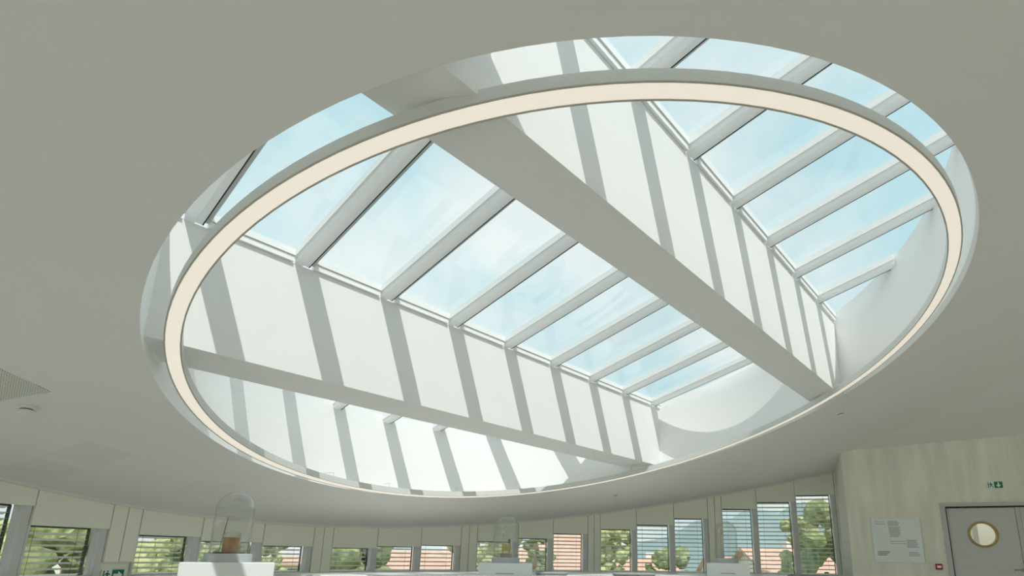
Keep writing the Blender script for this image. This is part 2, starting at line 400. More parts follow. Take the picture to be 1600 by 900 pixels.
# ------------------------------------------------------------------ skylight glazing
BARS = [2.50+1.0735*k for k in range(-3, 8)]
def nrange(b, lo, hi):
    q = span_n(b)
    if not q: return None
    a, c = max(lo, q[0]-0.03), min(hi, q[1]+0.03)
    return (a, c) if c-a > 0.05 else None
def extr(mb, prof, n0, n1, b):
    r0 = [W(b+pb, n0, glass_z(n0)+ph) for pb, ph in prof]; r1 = [W(b+pb, n1, glass_z(n1)+ph) for pb, ph in prof]
    return mb.loft([r0, r1])
def rect(a, b, c, d): return [(a, c), (b, c), (b, d), (a, d)]
def glazing(idx, lo, hi, foot, label):
    base = W(BC, (lo+hi)/2, glass_z((lo+hi)/2))
    root = empty('window_%d' % idx, base); struct(root, label)
    for b in BARS:
        rg = nrange(b-0.08, lo, hi)
        if not rg: continue
        n0, n1 = rg
        ba = obj('glazing_bar', extr(MB(), rect(-0.19, -0.1015, 0.0, 0.125), n0, n1, b), 'bar_white', root)
        obj('bar_cap', extr(MB(), rect(-0.096, -0.035, 0.014, 0.125), n0, n1, b), 'bar_white', ba)
        obj('sash_edge', extr(MB(), rect(-0.212, -0.191, 0.06, 0.145), n0, n1, b), 'frame_white', ba)
        obj('gasket', extr(MB(), rect(-0.0345, -0.024, 0.012, 0.12), n0, n1, b), 'gasket', ba)
        obj('sash_edge', extr(MB(), rect(-0.0235, 0.022, 0.05, 0.145), n0, n1, b), 'frame_grey', ba)
        if foot and hi-n1 < 0.2:
            mb = MB(); c = W(b-0.15, n1-0.02, glass_z(n1)+0.07); d = Vector((NX, NY, 0))
            mb.tube(c-d*0.02, c+d*0.028, 0.026, 0.022, 12)
            obj('end_cap', mb, 'lamp_housing', ba, smooth=True)
    for k in range(len(BARS)+1):
        b0 = BARS[k-1]+0.02 if k > 0 else BARS[0]-1.0; b1 = BARS[k]-0.215 if k < len(BARS) else BARS[-1]+0.9
        rs = [nrange(b0+(b1-b0)*i/8, lo, hi) for i in range(9)]; rs = [(i, r) for i, r in enumerate(rs) if r]
        if len(rs) < 2: continue
        # pane outline follows the well edge
        near = [(b0+(b1-b0)*i/8, r[0]) for i, r in rs]; far = [(b0+(b1-b0)*i/8, r[1]) for i, r in rs]
        loop = near+far[::-1]
        mb = MB(); mb.loft([[W(b, n, glass_z(n)+GH-0.012) for b, n in loop], [W(b, n, glass_z(n)+GH) for b, n in loop]])
        obj('pane', mb, 'roof_glass', root)
        if foot:
            c0, c1 = chord(hi); e0, e1 = max(b0, c0), min(b1, c1)
            if e1-e0 > 0.1:
                z = glass_z(hi); mb = MB()
                def rail(n0, n1, z0, z1):
                    mb.hexa([W(e0, n0, z0), W(e1, n0, z0), W(e1, n1, z0), W(e0, n1, z0), W(e0, n0, z1), W(e1, n0, z1), W(e1, n1, z1), W(e0, n1, z1)])
                rail(hi-0.035, hi+0.05, z+0.004, z+0.066); rail(hi-0.05, hi+0.05, z+0.072, z+0.142)
                obj('foot_rail', mb, 'frame_white', root)
    return root
glazing(1, -0.9, N1, True, 'sloping skylight glazing nearest the viewer, right of the middle beam')
glazing(2, N1F, N2, True, 'sloping skylight glazing between the two beams')
glazing(3, N2F, 9.4, False, 'sloping skylight glazing beyond the far beam')

# ------------------------------------------------------------------ ring lamp
RC = (5.638, 4.612); ZR = 3.16
def rng(t, base): return base-0.0125*math.cos(2*t)+0.0085*math.sin(2*t)-0.029*math.cos(3*t)-0.006*math.sin(3*t)
def rp3(t, base, h):
    r = rng(t, base); b = RC[0]+r*math.cos(t); n = RC[1]+r*math.sin(t)/RT; return W(b, n, ZR-S*n+h)
lamp = empty('ring_lamp', rp3(0, 4.51, 0)); lamp.location = W(RC[0], RC[1], ZR-S*RC[1])
tag(lamp, 'large round pendant ring lamp with a warm white glowing underside', 'lamp')
ts = [2*math.pi*i/NSEG for i in range(NSEG)]
RO_, RI_, LIP = 4.582, 4.447, 0.013
def ringloft(prof):
    mb = MB(); rings = [[rp3(t, r, h) for t in ts] for r, h in prof]; return mb.loft(rings+[rings[0]], True, False)
hs = obj('housing', ringloft([(RO_, 0.004), (RO_, 0.095), (RI_, 0.095), (RI_, 0.004), (RI_+LIP, 0.004), (RI_+LIP, 0.03), (RO_-LIP, 0.03), (RO_-LIP, 0.004)]), 'lamp_housing', lamp, smooth=True)
obj('lip', ringloft([(RO_, 0.0), (RO_, 0.004), (RO_-LIP, 0.004), (RO_-LIP, 0.0)]), 'lamp_lip', hs, smooth=True)
obj('lip', ringloft([(RI_, 0.0), (RI_, 0.004), (RI_+LIP, 0.004), (RI_+LIP, 0.0)]), 'lamp_lip', hs, smooth=True)
obj('diffuser', ringloft([(RO_-LIP, 0.003), (RO_-LIP, 0.012), (RI_+LIP, 0.012), (RI_+LIP, 0.003)]), 'lamp_diffuser', lamp, smooth=True)
def ring_t_at_n(n, sign):
    best = min(ts, key=lambda t: abs(RC[1]+rng(t, 4.51)*math.sin(t)/RT-n)+(0 if math.cos(t)*sign > 0 else 9)); return best
for n, sg, zb in ((2.50, -1, 2.70), (2.50, 1, 2.70), (6.38, -1, 1.90), (6.38, 1, 1.90)):
    t = ring_t_at_n(n, sg); p = rp3(t, 4.515, 0.095); q = Vector((p.x, p.y, L*zb+HC))
    mb = MB(); mb.lathe(q, [(0.019, 0.0), (0.019, -0.018), (0.014, -0.022), (0.012, -0.034), (0.004, -0.036)], 16)
    ca = obj('canopy', mb, 'plastic_white', lamp, smooth=True)
    mb = MB(); mb.tube(q-Vector((0.004, 0, 0.03)), p-Vector((0.004, 0, 0.005)), 0.0032, n=6)
    obj('power_cable', mb, 'cable', ca)
    mb = MB(); mb.tube(q-Vector((-0.008, 0, 0.03)), p-Vector((-0.008, 0, 0.005)), 0.0012, n=6)
    obj('steel_wire', mb, 'cable', ca)
for t in (math.radians(72), math.radians(90), math.radians(105)):
    p = rp3(t, 4.515, 0.095); r = rim_r(t)-0.01; b = BC+r*math.cos(t); n = NC+r*math.sin(t)/RT
    q = W(b, n, ZR-S*n+0.24)
    mb = MB(); mb.tube(Vector((p.x, p.y, p.z-0.005)), Vector((p.x, p.y, q.z)), 0.0022, n=6)
    wi = obj('steel_wire', mb, 'cable', lamp)
    mb = MB(); mb.tube(q, Vector((p.x, p.y, q.z)), 0.004, n=8)
    obj('wall_hook', mb, 'lamp_housing', wi)

# ------------------------------------------------------------------ curved window front
SILL = 0.88
HEAD = {0: 1.58, 1: 1.392, 3: 1.341, 4: 1.294, 5: 1.253, 7: 1.247, 8: 1.283, 9: 1.32, 11: 1.41, 12: 1.486, 13: 1.588, 15: 1.695, 16: 1.797, 17: 1.935, 19: 2.136, 20: 2.277, 21: 2.411}
# segment k runs J[k+1] .. J[k+2]
seg = lambda k: (Vector(J[k+1]), Vector(J[k+2]))
HEAD[-1] = 1.64
PIL = [2, 6, 10, 14, 18, 22]
facade = empty('wall_facade', (-1.0, 10.6, 0)); struct(facade, 'curved window front with pale header panels and pilasters')
def v3(p, z): return Vector((p.x, p.y, z))
def slab(mb, a, b, i0, i1, z0a, z0b, z1a, z1b):
    """upright slab from plan a to b, from offset i0 to i1 outwards"""
    d = (b-a).normalized(); o = Vector((-d.y, d.x))
    return mb.hexa([v3(a+o*i0, z0a), v3(b+o*i0, z0b), v3(b+o*i1, z0b), v3(a+o*i1, z0a), v3(a+o*i0, z1a), v3(b+o*i0, z1b), v3(b+o*i1, z1b), v3(a+o*i1, z1a)])
WORDS = {-1: 'cut by the left picture edge', 0: 'at the left picture edge', 1: 'just left of the first pilaster and its green exit sign',
         3: 'just right of the pilaster with the green exit sign', 4: 'straight behind the dome with the amber drum', 5: 'just right of the dome with the amber drum',
         7: 'leftmost of the three low windows in the middle bay', 8: 'middle one of the three low windows in the middle bay', 9: 'rightmost of the three low windows in the middle bay',
         11: 'behind the left half of the brass clock dome', 12: 'just right of the brass clock dome', 13: 'second right of the brass clock dome, showing a salmon roof',
         15: 'leftmost in the bay left of the cream-headed dome', 16: 'middle one in the bay left of the cream-headed dome', 17: 'immediately left of the cream-headed dome',
         19: 'immediately right of the cream-headed dome', 20: 'second from the concrete wall', 21: 'tallest, nearest the concrete wall'}
wn = 3
for k in range(-1, 23):
    a, b = seg(k); d = (b-a).normalized(); o = Vector((-d.y, d.x)); ln = (b-a).length
    ca, cb = ceil_w(a.x, a.y)+0.03, ceil_w(b.x, b.y)+0.03
    if k in PIL:
        m = (a+b)/2; cm = (ca+cb)/2; z0 = 1.03 if k == 2 else 0.0
        for p, q, c1, c2 in ((a, m, ca, cm), (m, b, cm, cb)):
            dd = (q-p).normalized(); e = dd*0.005
            obj('pilaster_panel', slab(MB(), p+e, q-e, 0.0, 0.05, z0, z0, c1, c2), 'panel_paint', facade)
        obj('backing', slab(MB(), a, b, 0.06, 0.14, 0, 0, ca, cb), 'panel_paint', facade)
        continue
    h = HEAD[k]; e = d*0.005
    obj('header_panel', slab(MB(), a+e, b-e, 0.0, 0.045, h, h, ca, cb), 'panel_paint', facade)
    obj('backing', slab(MB(), a-d*0.01, b+d*0.01, 0.055, 0.14, h+0.04, h+0.04, ca, cb), 'panel_paint', facade)
    obj('apron_panel', slab(MB(), a-d*0.004, b+d*0.004, 0.0, 0.14, 0, 0, SILL-0.05, SILL-0.05), 'white_lacquer', facade)
    # window: posts, rails, pane
    win = empty('window_%d' % (wn+1), v3((a+b)/2+o*0.06, SILL)); wn += 1; struct(win, 'window with a slatted blind, '+WORDS[k])
    pw = 0.075
    obj('post', slab(MB(), b-d*pw, b, 0.03, 0.15, SILL-0.05, SILL-0.05, h+0.05, h+0.05), 'alu_post', win)
    obj('post', slab(MB(), a, a+d*0.02, 0.03, 0.15, SILL-0.05, SILL-0.05, h+0.05, h+0.05), 'alu_post', win)
    obj('bottom_rail', slab(MB(), a+d*0.02, b-d*pw, 0.04, 0.12, SILL-0.05, SILL-0.05, SILL+0.012, SILL+0.012), 'alu_post', win)
    obj('top_rail', slab(MB(), a+d*0.02, b-d*pw, 0.05, 0.12, h+0.005, h+0.005, h+0.04, h+0.04), 'alu_post', win)
    obj('pane', slab(MB(), a+d*0.02, b-d*pw, 0.075, 0.083, SILL+0.012, SILL+0.012, h+0.005, h+0.005), 'window_glass', win)
    # blind hanging outside the pane
    x0, x1 = a+d*0.03, b-d*(pw+0.012); c = (x0+x1)/2+o*0.20
    bl = empty('venetian_blind', v3(c, SILL)); tag(bl, 'grey venetian blind, '+WORDS[k], 'blind', 'venetian blinds along the curved window front')
    wid = (x1-x0).length; me = None; z = SILL+0.02; cnt = 0
    while z < h-0.012:
        if me is None:
            mb = MB(); tl = math.radians(17); ys = [-0.035, -0.012, 0.012, 0.035]; zs = [0, 0.005, 0.005, 0]
            ax, ay = d.to_3d(), (o.to_3d()*math.cos(tl)-Vector((0, 0, math.sin(tl)))); az = ax.cross(ay)
            r = [[v3(c, SILL)+ax*(sx*wid/2)+ay*y+az*(zz+t_) for t_ in (0,) for y, zz in zip(ys, zs)]+[v3(c, SILL)+ax*(sx*wid/2)+ay*y+az*(zz-0.0025) for y, zz in zip(ys[::-1], zs[::-1])] for sx in (-1, 1)]
            mb.loft(r); s0 = obj('slat', mb, 'slat', bl); me = s0.data; s0.location.z = z-SILL
        else:
            s0 = bpy.data.objects.new('slat', me); COL.objects.link(s0); s0.parent = bl; s0.location.z = z-SILL
        cnt += 1; z += 0.060 if k <= 5 else (0.069 if k <= 13 else 0.080)
    obj('head_rail', slab(MB(), x0, x1, 0.165, 0.235, h-0.012, h-0.012, h+0.04, h+0.04), 'slot_dark', bl)
    for fr in (0.18, 0.82):
        p = x0+(x1-x0)*fr+o*0.165
        obj('cord', MB().tube(v3(p, SILL), v3(p, h), 0.002, n=5), 'cord', bl)
    p = x1+o*0.165; obj('guide_rail', slab(MB(), p-o*0.165-d*0.004, p-o*0.165+d*0.008, 0.165, 0.20, SILL, SILL, h, h), 'slot_dark', bl)

# long curved counter in front of the windows
ct = empty('counter', (-1.0, 8.4, 0)); tag(ct, 'broad low white curved display counter in front of the windows', 'counter')
ci, co = [], []
for i in range(6, len(J)):
    a = J[max(0, i-1)]; b = J[min(len(J)-1, i+1)]; o2 = outward(a, b); p = Vector(J[i]); ci.append(p-o2*(1.5+0.2*(i-6) if i < 11 else 2.5+0.75*(i-11)/10)); co.append(p-o2*0.80)
CT = 0.895
mt, mf = MB(), MB()
for i in range(len(ci)-1):
    if J[i+7][0] > 4.5: break
    mt.hexa([v3(ci[i], CT-0.04), v3(ci[i+1], CT-0.04), v3(co[i+1], CT-0.04), v3(co[i], CT-0.04), v3(ci[i], CT), v3(ci[i+1], CT), v3(co[i+1], CT), v3(co[i], CT)])
    p, q = ci[i].lerp(co[i], 0.05), ci[i+1].lerp(co[i+1], 0.05); p2, q2 = ci[i].lerp(co[i], 0.9), ci[i+1].lerp(co[i+1], 0.9)
    mf.hexa([v3(p, 0), v3(q, 0), v3(q2, 0), v3(p2, 0), v3(p, CT-0.041), v3(q, CT-0.041), v3(q2, CT-0.041), v3(p2, CT-0.041)])
obj('counter_top', mt, 'white_lacquer', ct); obj('front_panel', mf, 'white_lacquer', ct)

# ledge under the windows
mb = MB(); inner, outer = [], []
for i in range(len(J)):
    a = J[max(0, i-1)]; b = J[min(len(J)-1, i+1)]; o2 = outward(a, b); p = Vector(J[i]); inner.append(p-o2*0.16); outer.append(p+o2*0.03)
for i in range(len(J)-1):
    if i-1 == 2: continue
    mb.hexa([v3(inner[i], SILL-0.05), v3(inner[i+1], SILL-0.05), v3(outer[i+1], SILL-0.05), v3(outer[i], SILL-0.05), v3(inner[i], SILL), v3(inner[i+1], SILL), v3(outer[i+1], SILL), v3(outer[i], SILL)])
struct(obj('trim_1', mb, 'white_lacquer'), 'white ledge running below the curved windows')
mb = MB()
for i in range(len(J)-1):
    if i-1 == 2: continue
    q0 = inner[i]*0.994+Vector((0, 0)); q1 = inner[i+1]*0.994
    d = (q1-q0).normalized(); o2 = Vector((-d.y, d.x))*0.03
    mb.hexa([v3(q0+o2, 0), v3(q1+o2, 0), v3(q1+o2*2, 0), v3(q0+o2*2, 0), v3(q0+o2, SILL-0.052), v3(q1+o2, SILL-0.052), v3(q1+o2*2, SILL-0.052), v3(q0+o2*2, SILL-0.052)])
struct(obj('trim_2', mb, 'white_lacquer'), 'white apron below the window ledge')
# shadow gap trim along the ceiling edge
mb = MB()
for i in range(1, len(J)-1):
    p, q = Vector(J[i]), Vector(J[i+1]); d = (q-p).normalized(); o2 = Vector((-d.y, d.x))
    za, zb = ceil_w(p.x, p.y), ceil_w(q.x, q.y)
    mb.hexa([v3(p-o2*0.045, za-0.018), v3(q-o2*0.045, zb-0.018), v3(q-o2*0.004, zb-0.018), v3(p-o2*0.004, za-0.018), v3(p-o2*0.045, za+0.01), v3(q-o2*0.045, zb+0.01), v3(q-o2*0.004, zb+0.01), v3(p-o2*0.004, za+0.01)])
struct(obj('trim_3', mb, 'ceiling_paint'), 'thin edge trim where the ceiling meets the window front')

# ------------------------------------------------------------------ concrete wall with door
def wp(u, z, off=0.0):
    p = A0+WD*u+WN*off; return Vector((p.x, p.y, z))
def wbox(mb, u0, u1, z0, z1, f0, f1, z1b=None):
    zt = z1 if z1b is None else z1b
    return mb.hexa([wp(u0, z0, f0), wp(u1, z0, f0), wp(u1, z0, f1), wp(u0, z0, f1), wp(u0, z1, f0), wp(u1, zt, f0), wp(u1, zt, f1), wp(u0, z1, f1)])
D0, D1, DT = 1.342, 3.40, 2.071
mb = MB(); TW = -0.28
zt = lambda u: 2.967+0.046*u+0.05
wbox(mb, 0.0, D0, 0, zt(0), TW, 0, zt(D0)); wbox(mb, D0, D1, DT, zt(D0), TW, 0, zt(D1)); wbox(mb, D1, 7.6, 0, zt(D1), TW, 0, zt(7.6))
cw = struct(obj('wall_right', mb, 'concrete'), 'fair-faced concrete wall with the grey door')
for u, z in ((1.054, 2.491), (2.209, 2.547), (0.62, 2.05)):
    mb = MB(); mb.lathe(wp(u, z, 0.0005), [(0.02, 0.0), (0.02, 0.002), (0.012, 0.002), (0.010, -0.0)], 16, axis=Vector((WN.x, WN.y, 0)))
    obj('tie_hole', mb, 'concrete', cw)
# narrow return between the window front and the wall end
mb = MB(); ra, rb = Vector((A0.x-0.012, A0.y+0.005)), Vector((5.20, 10.80)); rd = (rb-ra).normalized(); ro_ = Vector((rd.y, -rd.x))*0.09
mb.hexa([v3(ra, 0), v3(ra+ro_, 0), v3(rb+ro_, 0), v3(rb, 0), v3(ra, ceil_w(*ra)+0.03), v3(ra+ro_, ceil_w(*ra)+0.03), v3(rb+ro_, ceil_w(*rb)+0.03), v3(rb, ceil_w(*rb)+0.03)])
struct(obj('wall_return', mb, 'back_wall'), 'narrow pale wall return between the last window and the concrete wall')

door = empty('door_1', wp(1.9, 0, -0.05)); struct(door, 'grey double door with a round wood-rimmed window')
fr = MB(); wbox(fr, D0, 1.405, 0, DT, -0.12, 0.025); wbox(fr, 1.405, D1-0.063, DT-0.055, DT, -0.12, 0.025); wbox(fr, D1-0.063, D1, 0, DT, -0.12, 0.025)
obj('door_frame', fr, 'door_frame', door)
st = MB(); wbox(st, 1.405, 1.425, 0, DT-0.055, -0.10, -0.012); wbox(st, 1.425, D1-0.08, DT-0.075, DT-0.055, -0.10, -0.012)
obj('frame_rebate', st, 'gasket', door)
# left leaf with a round hole
def leaf(u0, u1, hole):
    bm = bmesh.new(); z0, z1 = 0.01, DT-0.078
    pts = [(u0, z0), (u1, z0), (u1, z1), (u0, z1)]
    vs = [bm.verts.new((u, 0, z)) for u, z in pts]; es = [bm.edges.new((vs[i], vs[(i+1) % 4])) for i in range(4)]
    if hole:
        cu, cz_, r = hole; hv = [bm.verts.new((cu+r*math.cos(2*math.pi*i/40), 0, cz_+r*math.sin(2*math.pi*i/40))) for i in range(40)]
        es += [bm.edges.new((hv[i], hv[(i+1) % 40])) for i in range(40)]
    bmesh.ops.triangle_fill(bm, use_beauty=True, use_dissolve=False, edges=es)
    g = bmesh.ops.extrude_face_region(bm, geom=bm.faces[:])
    for v in g['geom']:
        if isinstance(v, bmesh.types.BMVert): v.co.y = -0.045
    mb = MB(); bm.verts.index_update()
    mb.add([wp(v.co.x, v.co.z, -0.03+v.co.y) for v in bm.verts], [tuple(v.index for v in f.verts) for f in bm.faces]); bm.free(); return mb
HU, HZ, HR = 1.872, 1.583, 0.172
lf = obj('door_leaf', leaf(1.427, 2.322, (HU, HZ, HR)), 'door_grey', door)
ax3 = Vector((WN.x, WN.y, 0))
mb = MB(); mb.lathe(wp(HU, HZ, -0.02), [(HR-0.004, -0.06), (HR-0.004, 0.008), (HR+0.006, 0.012), (HR+0.026, 0.006), (HR+0.030, -0.009), (HR-0.004, -0.06)], 48, axis=ax3, cap=False)
obj('window_ring', mb, 'oak_ring', lf, smooth=True)
mb = MB(); mb.lathe(wp(HU, HZ, -0.055), [(HR, 0), (HR, 0.006)], 40, axis=ax3); obj('round_pane', mb, 'window_glass', lf)
mb = MB(); mb.tube(wp(2.18, 1.052, 0.03), wp(2.31, 1.052, 0.03), 0.010); mb.tube(wp(2.30, 1.052, -0.03), wp(2.30, 1.052, 0.035), 0.010); mb.lathe(wp(2.30, 1.052, -0.03), [(0.026, 0), (0.026, 0.006)], 16, axis=ax3)
obj('lever_handle', mb, 'steel', lf, smooth=True)
mb = MB(); wbox(mb, 2.326, 2.384, 0.01, DT-0.078, -0.075, -0.018); obj('meeting_stile', mb, 'door_frame', door)
obj('door_leaf', leaf(2.39, D1-0.084, None), 'door_grey', door)
# lobby behind the door
mb = MB(); wbox(mb, 0.6, 4.2, 0, 3.0, -2.3, -2.2); wbox(mb, 0.5, 0.6, 0, 3.0, -2.3, -0.29); wbox(mb, 4.2, 4.3, 0, 3.0, -2.3, -0.29); wbox(mb, 0.5, 4.3, 2.9, 3.0, -2.3, -0.29)
struct(obj('wall_lobby', mb, 'back_wall'), 'pale lobby walls behind the round door window')
mb = MB(); wbox(mb, 2.02, 2.10, 0, 2.9, -1.3, -1.2); struct(obj('trim_4', mb, 'alu_post'), 'grey post in the lobby behind the round door window')
lt = empty('lobby_fill_light', wp(2.2, 2.86, -1.2)); tag(lt, 'light panel added to brighten the lobby behind the door', 'lamp')  # added light, keeps the lobby behind the round pane from going dark
mb = MB(); wbox(mb, 1.2, 3.2, 2.865, 2.898, -1.7, -0.9); obj('housing', mb, 'lamp_housing', lt)
mb = MB(); wbox(mb, 1.24, 3.16, 2.855, 2.865, -1.66, -0.94); obj('diffuser', mb, 'lobby_fill', lt)

# poster
po = empty('poster', wp(0.68, 1.14, 0.01)); tag(po, 'pale blue-grey square text panel on the concrete wall', 'poster')
mb = MB(); wbox(mb, 0.332, 1.032, 1.140, 1.843, 0.002, 0.022); obj('board', mb, 'poster', po)
mb = MB(); wbox(mb, 1.032, 1.040, 1.140, 1.843, 0.002, 0.022); obj('edge', mb, 'poster_edge', po)
def lines(u0, u1, z, n, step, h=0.010, rag=0.25):
    mb = MB()
    for i in range(n):
        r = 1-rag*random.random(); wbox(mb, u0, u0+(u1-u0)*r, z-i*step-h, z-i*step, 0.022, 0.0226)
    return obj('printed_text', mb, 'print_grey', po)
lines(0.385, 0.535, 1.79, 2, 0.036, 0.007, 0.05); lines(0.575, 0.745, 1.795, 4, 0.021, 0.009); lines(0.58, 0.75, 1.70, 4, 0.021, 0.009); lines(0.585, 0.745, 1.615, 4, 0.021, 0.009)
lines(0.58, 0.80, 1.475, 2, 0.036, 0.007, 0.05); lines(0.815, 0.985, 1.49, 6, 0.021, 0.009); lines(0.82, 0.985, 1.30, 3, 0.024, 0.009)
lines(0.385, 0.565, 1.315, 3, 0.026, 0.016, 0.3)

# exit signs
def exit_sign(name, ori, ax, nrm, wd, ht, label, arrow):
    """ori = lower left corner of the plate"""
    upv = Vector((0, 0, 1)); root = empty(name, ori+ax*wd/2); tag(root, label, 'sign')
    def P(u, v, o): return ori+ax*(u*wd)+upv*(v*ht)+nrm*o
    def plate(u0, u1, v0, v1, o0, o1, m, nm):
        mb = MB(); mb.hexa([P(u0, v0, o0), P(u1, v0, o0), P(u1, v0, o1), P(u0, v0, o1), P(u0, v1, o0), P(u1, v1, o0), P(u1, v1, o1), P(u0, v1, o1)]); return obj(nm, mb, m, root)
    def poly(pts, m, nm):
        mb = MB(); mb.loft([[P(u, v, 0.0165) for u, v in pts], [P(u, v, 0.0175) for u, v in pts]]); return obj(nm, mb, m, root)
    plate(0, 1, 0, 1, 0.0, 0.014, 'sign_white', 'plate')
    plate(0.03, 0.45, 0.06, 0.94, 0.014, 0.0155, 'sign_white', 'figure_field')
    plate(0.45, 0.97, 0.06, 0.94, 0.014, 0.0165, 'sign_green', 'arrow_field')
    # running figure and door
    poly([(0.07, 0.12), (0.12, 0.12), (0.12, 0.88), (0.07, 0.88)], 'sign_green', 'door_mark')
    poly([(0.25+0.035*math.cos(i*math.pi/5), 0.80+0.085*math.sin(i*math.pi/5)) for i in range(10)], 'sign_green', 'head_mark')
    poly([(0.20, 0.70), (0.29, 0.70), (0.30, 0.42), (0.22, 0.42)], 'sign_green', 'torso_mark')
    poly([(0.28, 0.70), (0.38, 0.58), (0.37, 0.50), (0.27, 0.60)], 'sign_green', 'arm_mark')
    poly([(0.20, 0.70), (0.22, 0.62), (0.15, 0.48), (0.13, 0.54)], 'sign_green', 'arm_mark')
    poly([(0.26, 0.44), (0.31, 0.44), (0.38, 0.28), (0.37, 0.12), (0.33, 0.12), (0.33, 0.28)], 'sign_green', 'leg_mark')
    poly([(0.22, 0.44), (0.27, 0.44), (0.24, 0.26), (0.15, 0.18), (0.14, 0.24), (0.20, 0.30)], 'sign_green', 'leg_mark')
    if arrow == 'down':
        poly([(0.67, 0.85), (0.75, 0.85), (0.75, 0.50), (0.86, 0.50), (0.71, 0.14), (0.56, 0.50), (0.67, 0.50)], 'sign_white', 'arrow')
    else:
        poly([(0.52, 0.40), (0.72, 0.40), (0.72, 0.18), (0.92, 0.5), (0.72, 0.82), (0.72, 0.60), (0.52, 0.60)], 'sign_white', 'arrow')
    return root
exit_sign('exit_sign', wp(2.008, 2.285, 0.002), Vector((WD.x, WD.y, 0)), ax3, 0.212, 0.112, 'green and white emergency exit sign above the grey door', 'down')
a, b = seg(2); dd = (b-a).normalized(); oo = Vector((-dd.y, dd.x))
exit_sign('exit_sign', v3(a+dd*0.03+oo*0.055, 0.82), dd.to_3d(), -oo.to_3d(), 0.24, 0.135, 'green exit sign under the left pilaster, cut by the bottom edge', 'right')

# fire alarm button
al = empty('fire_alarm', wp(1.213, 1.04, 0.02)); tag(al, 'small red fire alarm call point left of the door', 'alarm')
mb = MB(); wbox(mb, 1.168, 1.258, 1.040, 1.128, 0.002, 0.045); obj('housing', mb, 'alarm_red', al, bevel=0.006)
mb = MB(); wbox(mb, 1.184, 1.242, 1.066, 1.102, 0.045, 0.048); obj('glass_plate', mb, 'sign_white', al)

# ------------------------------------------------------------------ ceiling fittings
CN = Vector((-S*NX, -S*NY, -1)).normalized()          # ceiling normal, downwards
CU = Vector((BX, BY, 0)); CV = CN.cross(CU).normalized()
def cpt(x, y, off=0.0): return Vector((x, y, ceil_w(x, y)))+CN*off
def detector(x, y, r, label):
    root = empty('smoke_detector', cpt(x, y)); tag(root, label, 'detector')
    mb = MB(); mb.lathe(cpt(x, y, 0.0005), [(r*1.0, 0), (r*1.0, 0.012), (r*0.86, 0.018), (r*0.80, 0.020)], 28, axis=CN); obj('base', mb, 'plastic_white', root, smooth=True)
    mb = MB(); mb.lathe(cpt(x, y, 0.0200), [(r*0.66, 0), (r*0.66, 0.010)], 28, axis=CN); obj('slot', mb, 'slot_dark', root, smooth=True)
    mb = MB(); mb.lathe(cpt(x, y, 0.0300), [(r*0.76, 0), (r*0.72, 0.012), (r*0.5, 0.020), (r*0.1, 0.022)], 28, axis=CN); obj('cover', mb, 'plastic_white', root, smooth=True)
detector(-4.118, 4.044, 0.062, 'white smoke detector beside the perforated ceiling panel at the left')
detector(3.63, 7.232, 0.055, 'white smoke detector on the ceiling right of the skylight, above the concrete wall')
detector(0.792, 9.741, 0.045, 'tiny white detector on the ceiling above the middle windows')
def cpanel(name, corners, m, label, cat, off=0.003):
    mb = MB(); mb.loft([[cpt(x, y, 0.0) for x, y in corners], [cpt(x, y, off) for x, y in corners]]); return tag(obj(name, mb, m), label, cat)
pf = cpanel('ceiling_speaker_panel', [(-3.802, 3.878), (-3.83, 3.36), (-4.33, 3.38), (-4.30, 3.90)], 'perforated', 'perforated square panel in the ceiling at the left edge', 'ceiling panel')
cpanel('access_panel', [(-4.648, 4.85), (-4.22, 4.736), (-4.119, 5.148), (-4.548, 5.262)], 'access_panel', 'flush square access panel in the ceiling, nearest the smoke detector', 'ceiling panel', 0.002)
cpanel('access_panel', [(-5.17, 5.006), (-4.78, 4.91), (-4.70, 5.325), (-5.10, 5.42)], 'access_panel', 'flush square access panel in the ceiling close to the left windows', 'ceiling panel', 0.002)
cpanel('access_panel', [(-4.50, 6.29), (-4.06, 6.02), (-3.80, 6.40), (-4.22, 6.68)], 'access_panel', 'flush square access panel in the ceiling above the amber-drum dome', 'ceiling panel', 0.002)
# little hook on the right well wall
t = math.radians(-33)

# ------------------------------------------------------------------ pedestals and glass domes
def block(a, b, depth, top, label):
    a, b = Vector(a), Vector(b); d = (b-a).normalized(); o = Vector((-d.y, d.x)); mb = MB()
    root = empty('display_block', v3((a+b)/2+o*depth/2, CT)); tag(root, label, 'display block', 'white display blocks')
    slab(mb, a, b, 0, depth, CT+0.001, CT+0.001, top, top); obj('body', mb, 'white_lacquer', root, bevel=0.004)
    mb = MB(); slab(mb, a+d*(b-a).length*0.32, a+d*(b-a).length*0.66, -0.002, 0.0, top-0.15, top-0.15, top-0.135, top-0.135); obj('caption', mb, 'plinth_grey', root)
def pedestal(a, b, depth, top, label):
    a, b = Vector(a), Vector(b); d = (b-a).normalized(); o = Vector((-d.y, d.x)); mb = MB()
    root = empty('pedestal', v3((a+b)/2+o*depth/2, 0)); tag(root, label, 'pedestal')
    slab(mb, a, b, 0, depth, 0.08, 0.08, top, top); obj('body', mb, 'white_lacquer', root, bevel=0.004)
    mb = MB(); slab(mb, a+d*0.03, b-d*0.03, 0.03, depth-0.03, 0, 0, 0.08, 0.08); obj('plinth', mb, 'plinth_grey', root)
    mb = MB(); slab(mb, a+d*(b-a).length*0.32, a+d*(b-a).length*0.66, -0.002, 0.0, top-0.15, top-0.15, top-0.135, top-0.135); obj('caption', mb, 'plinth_grey', root)
    return d, o
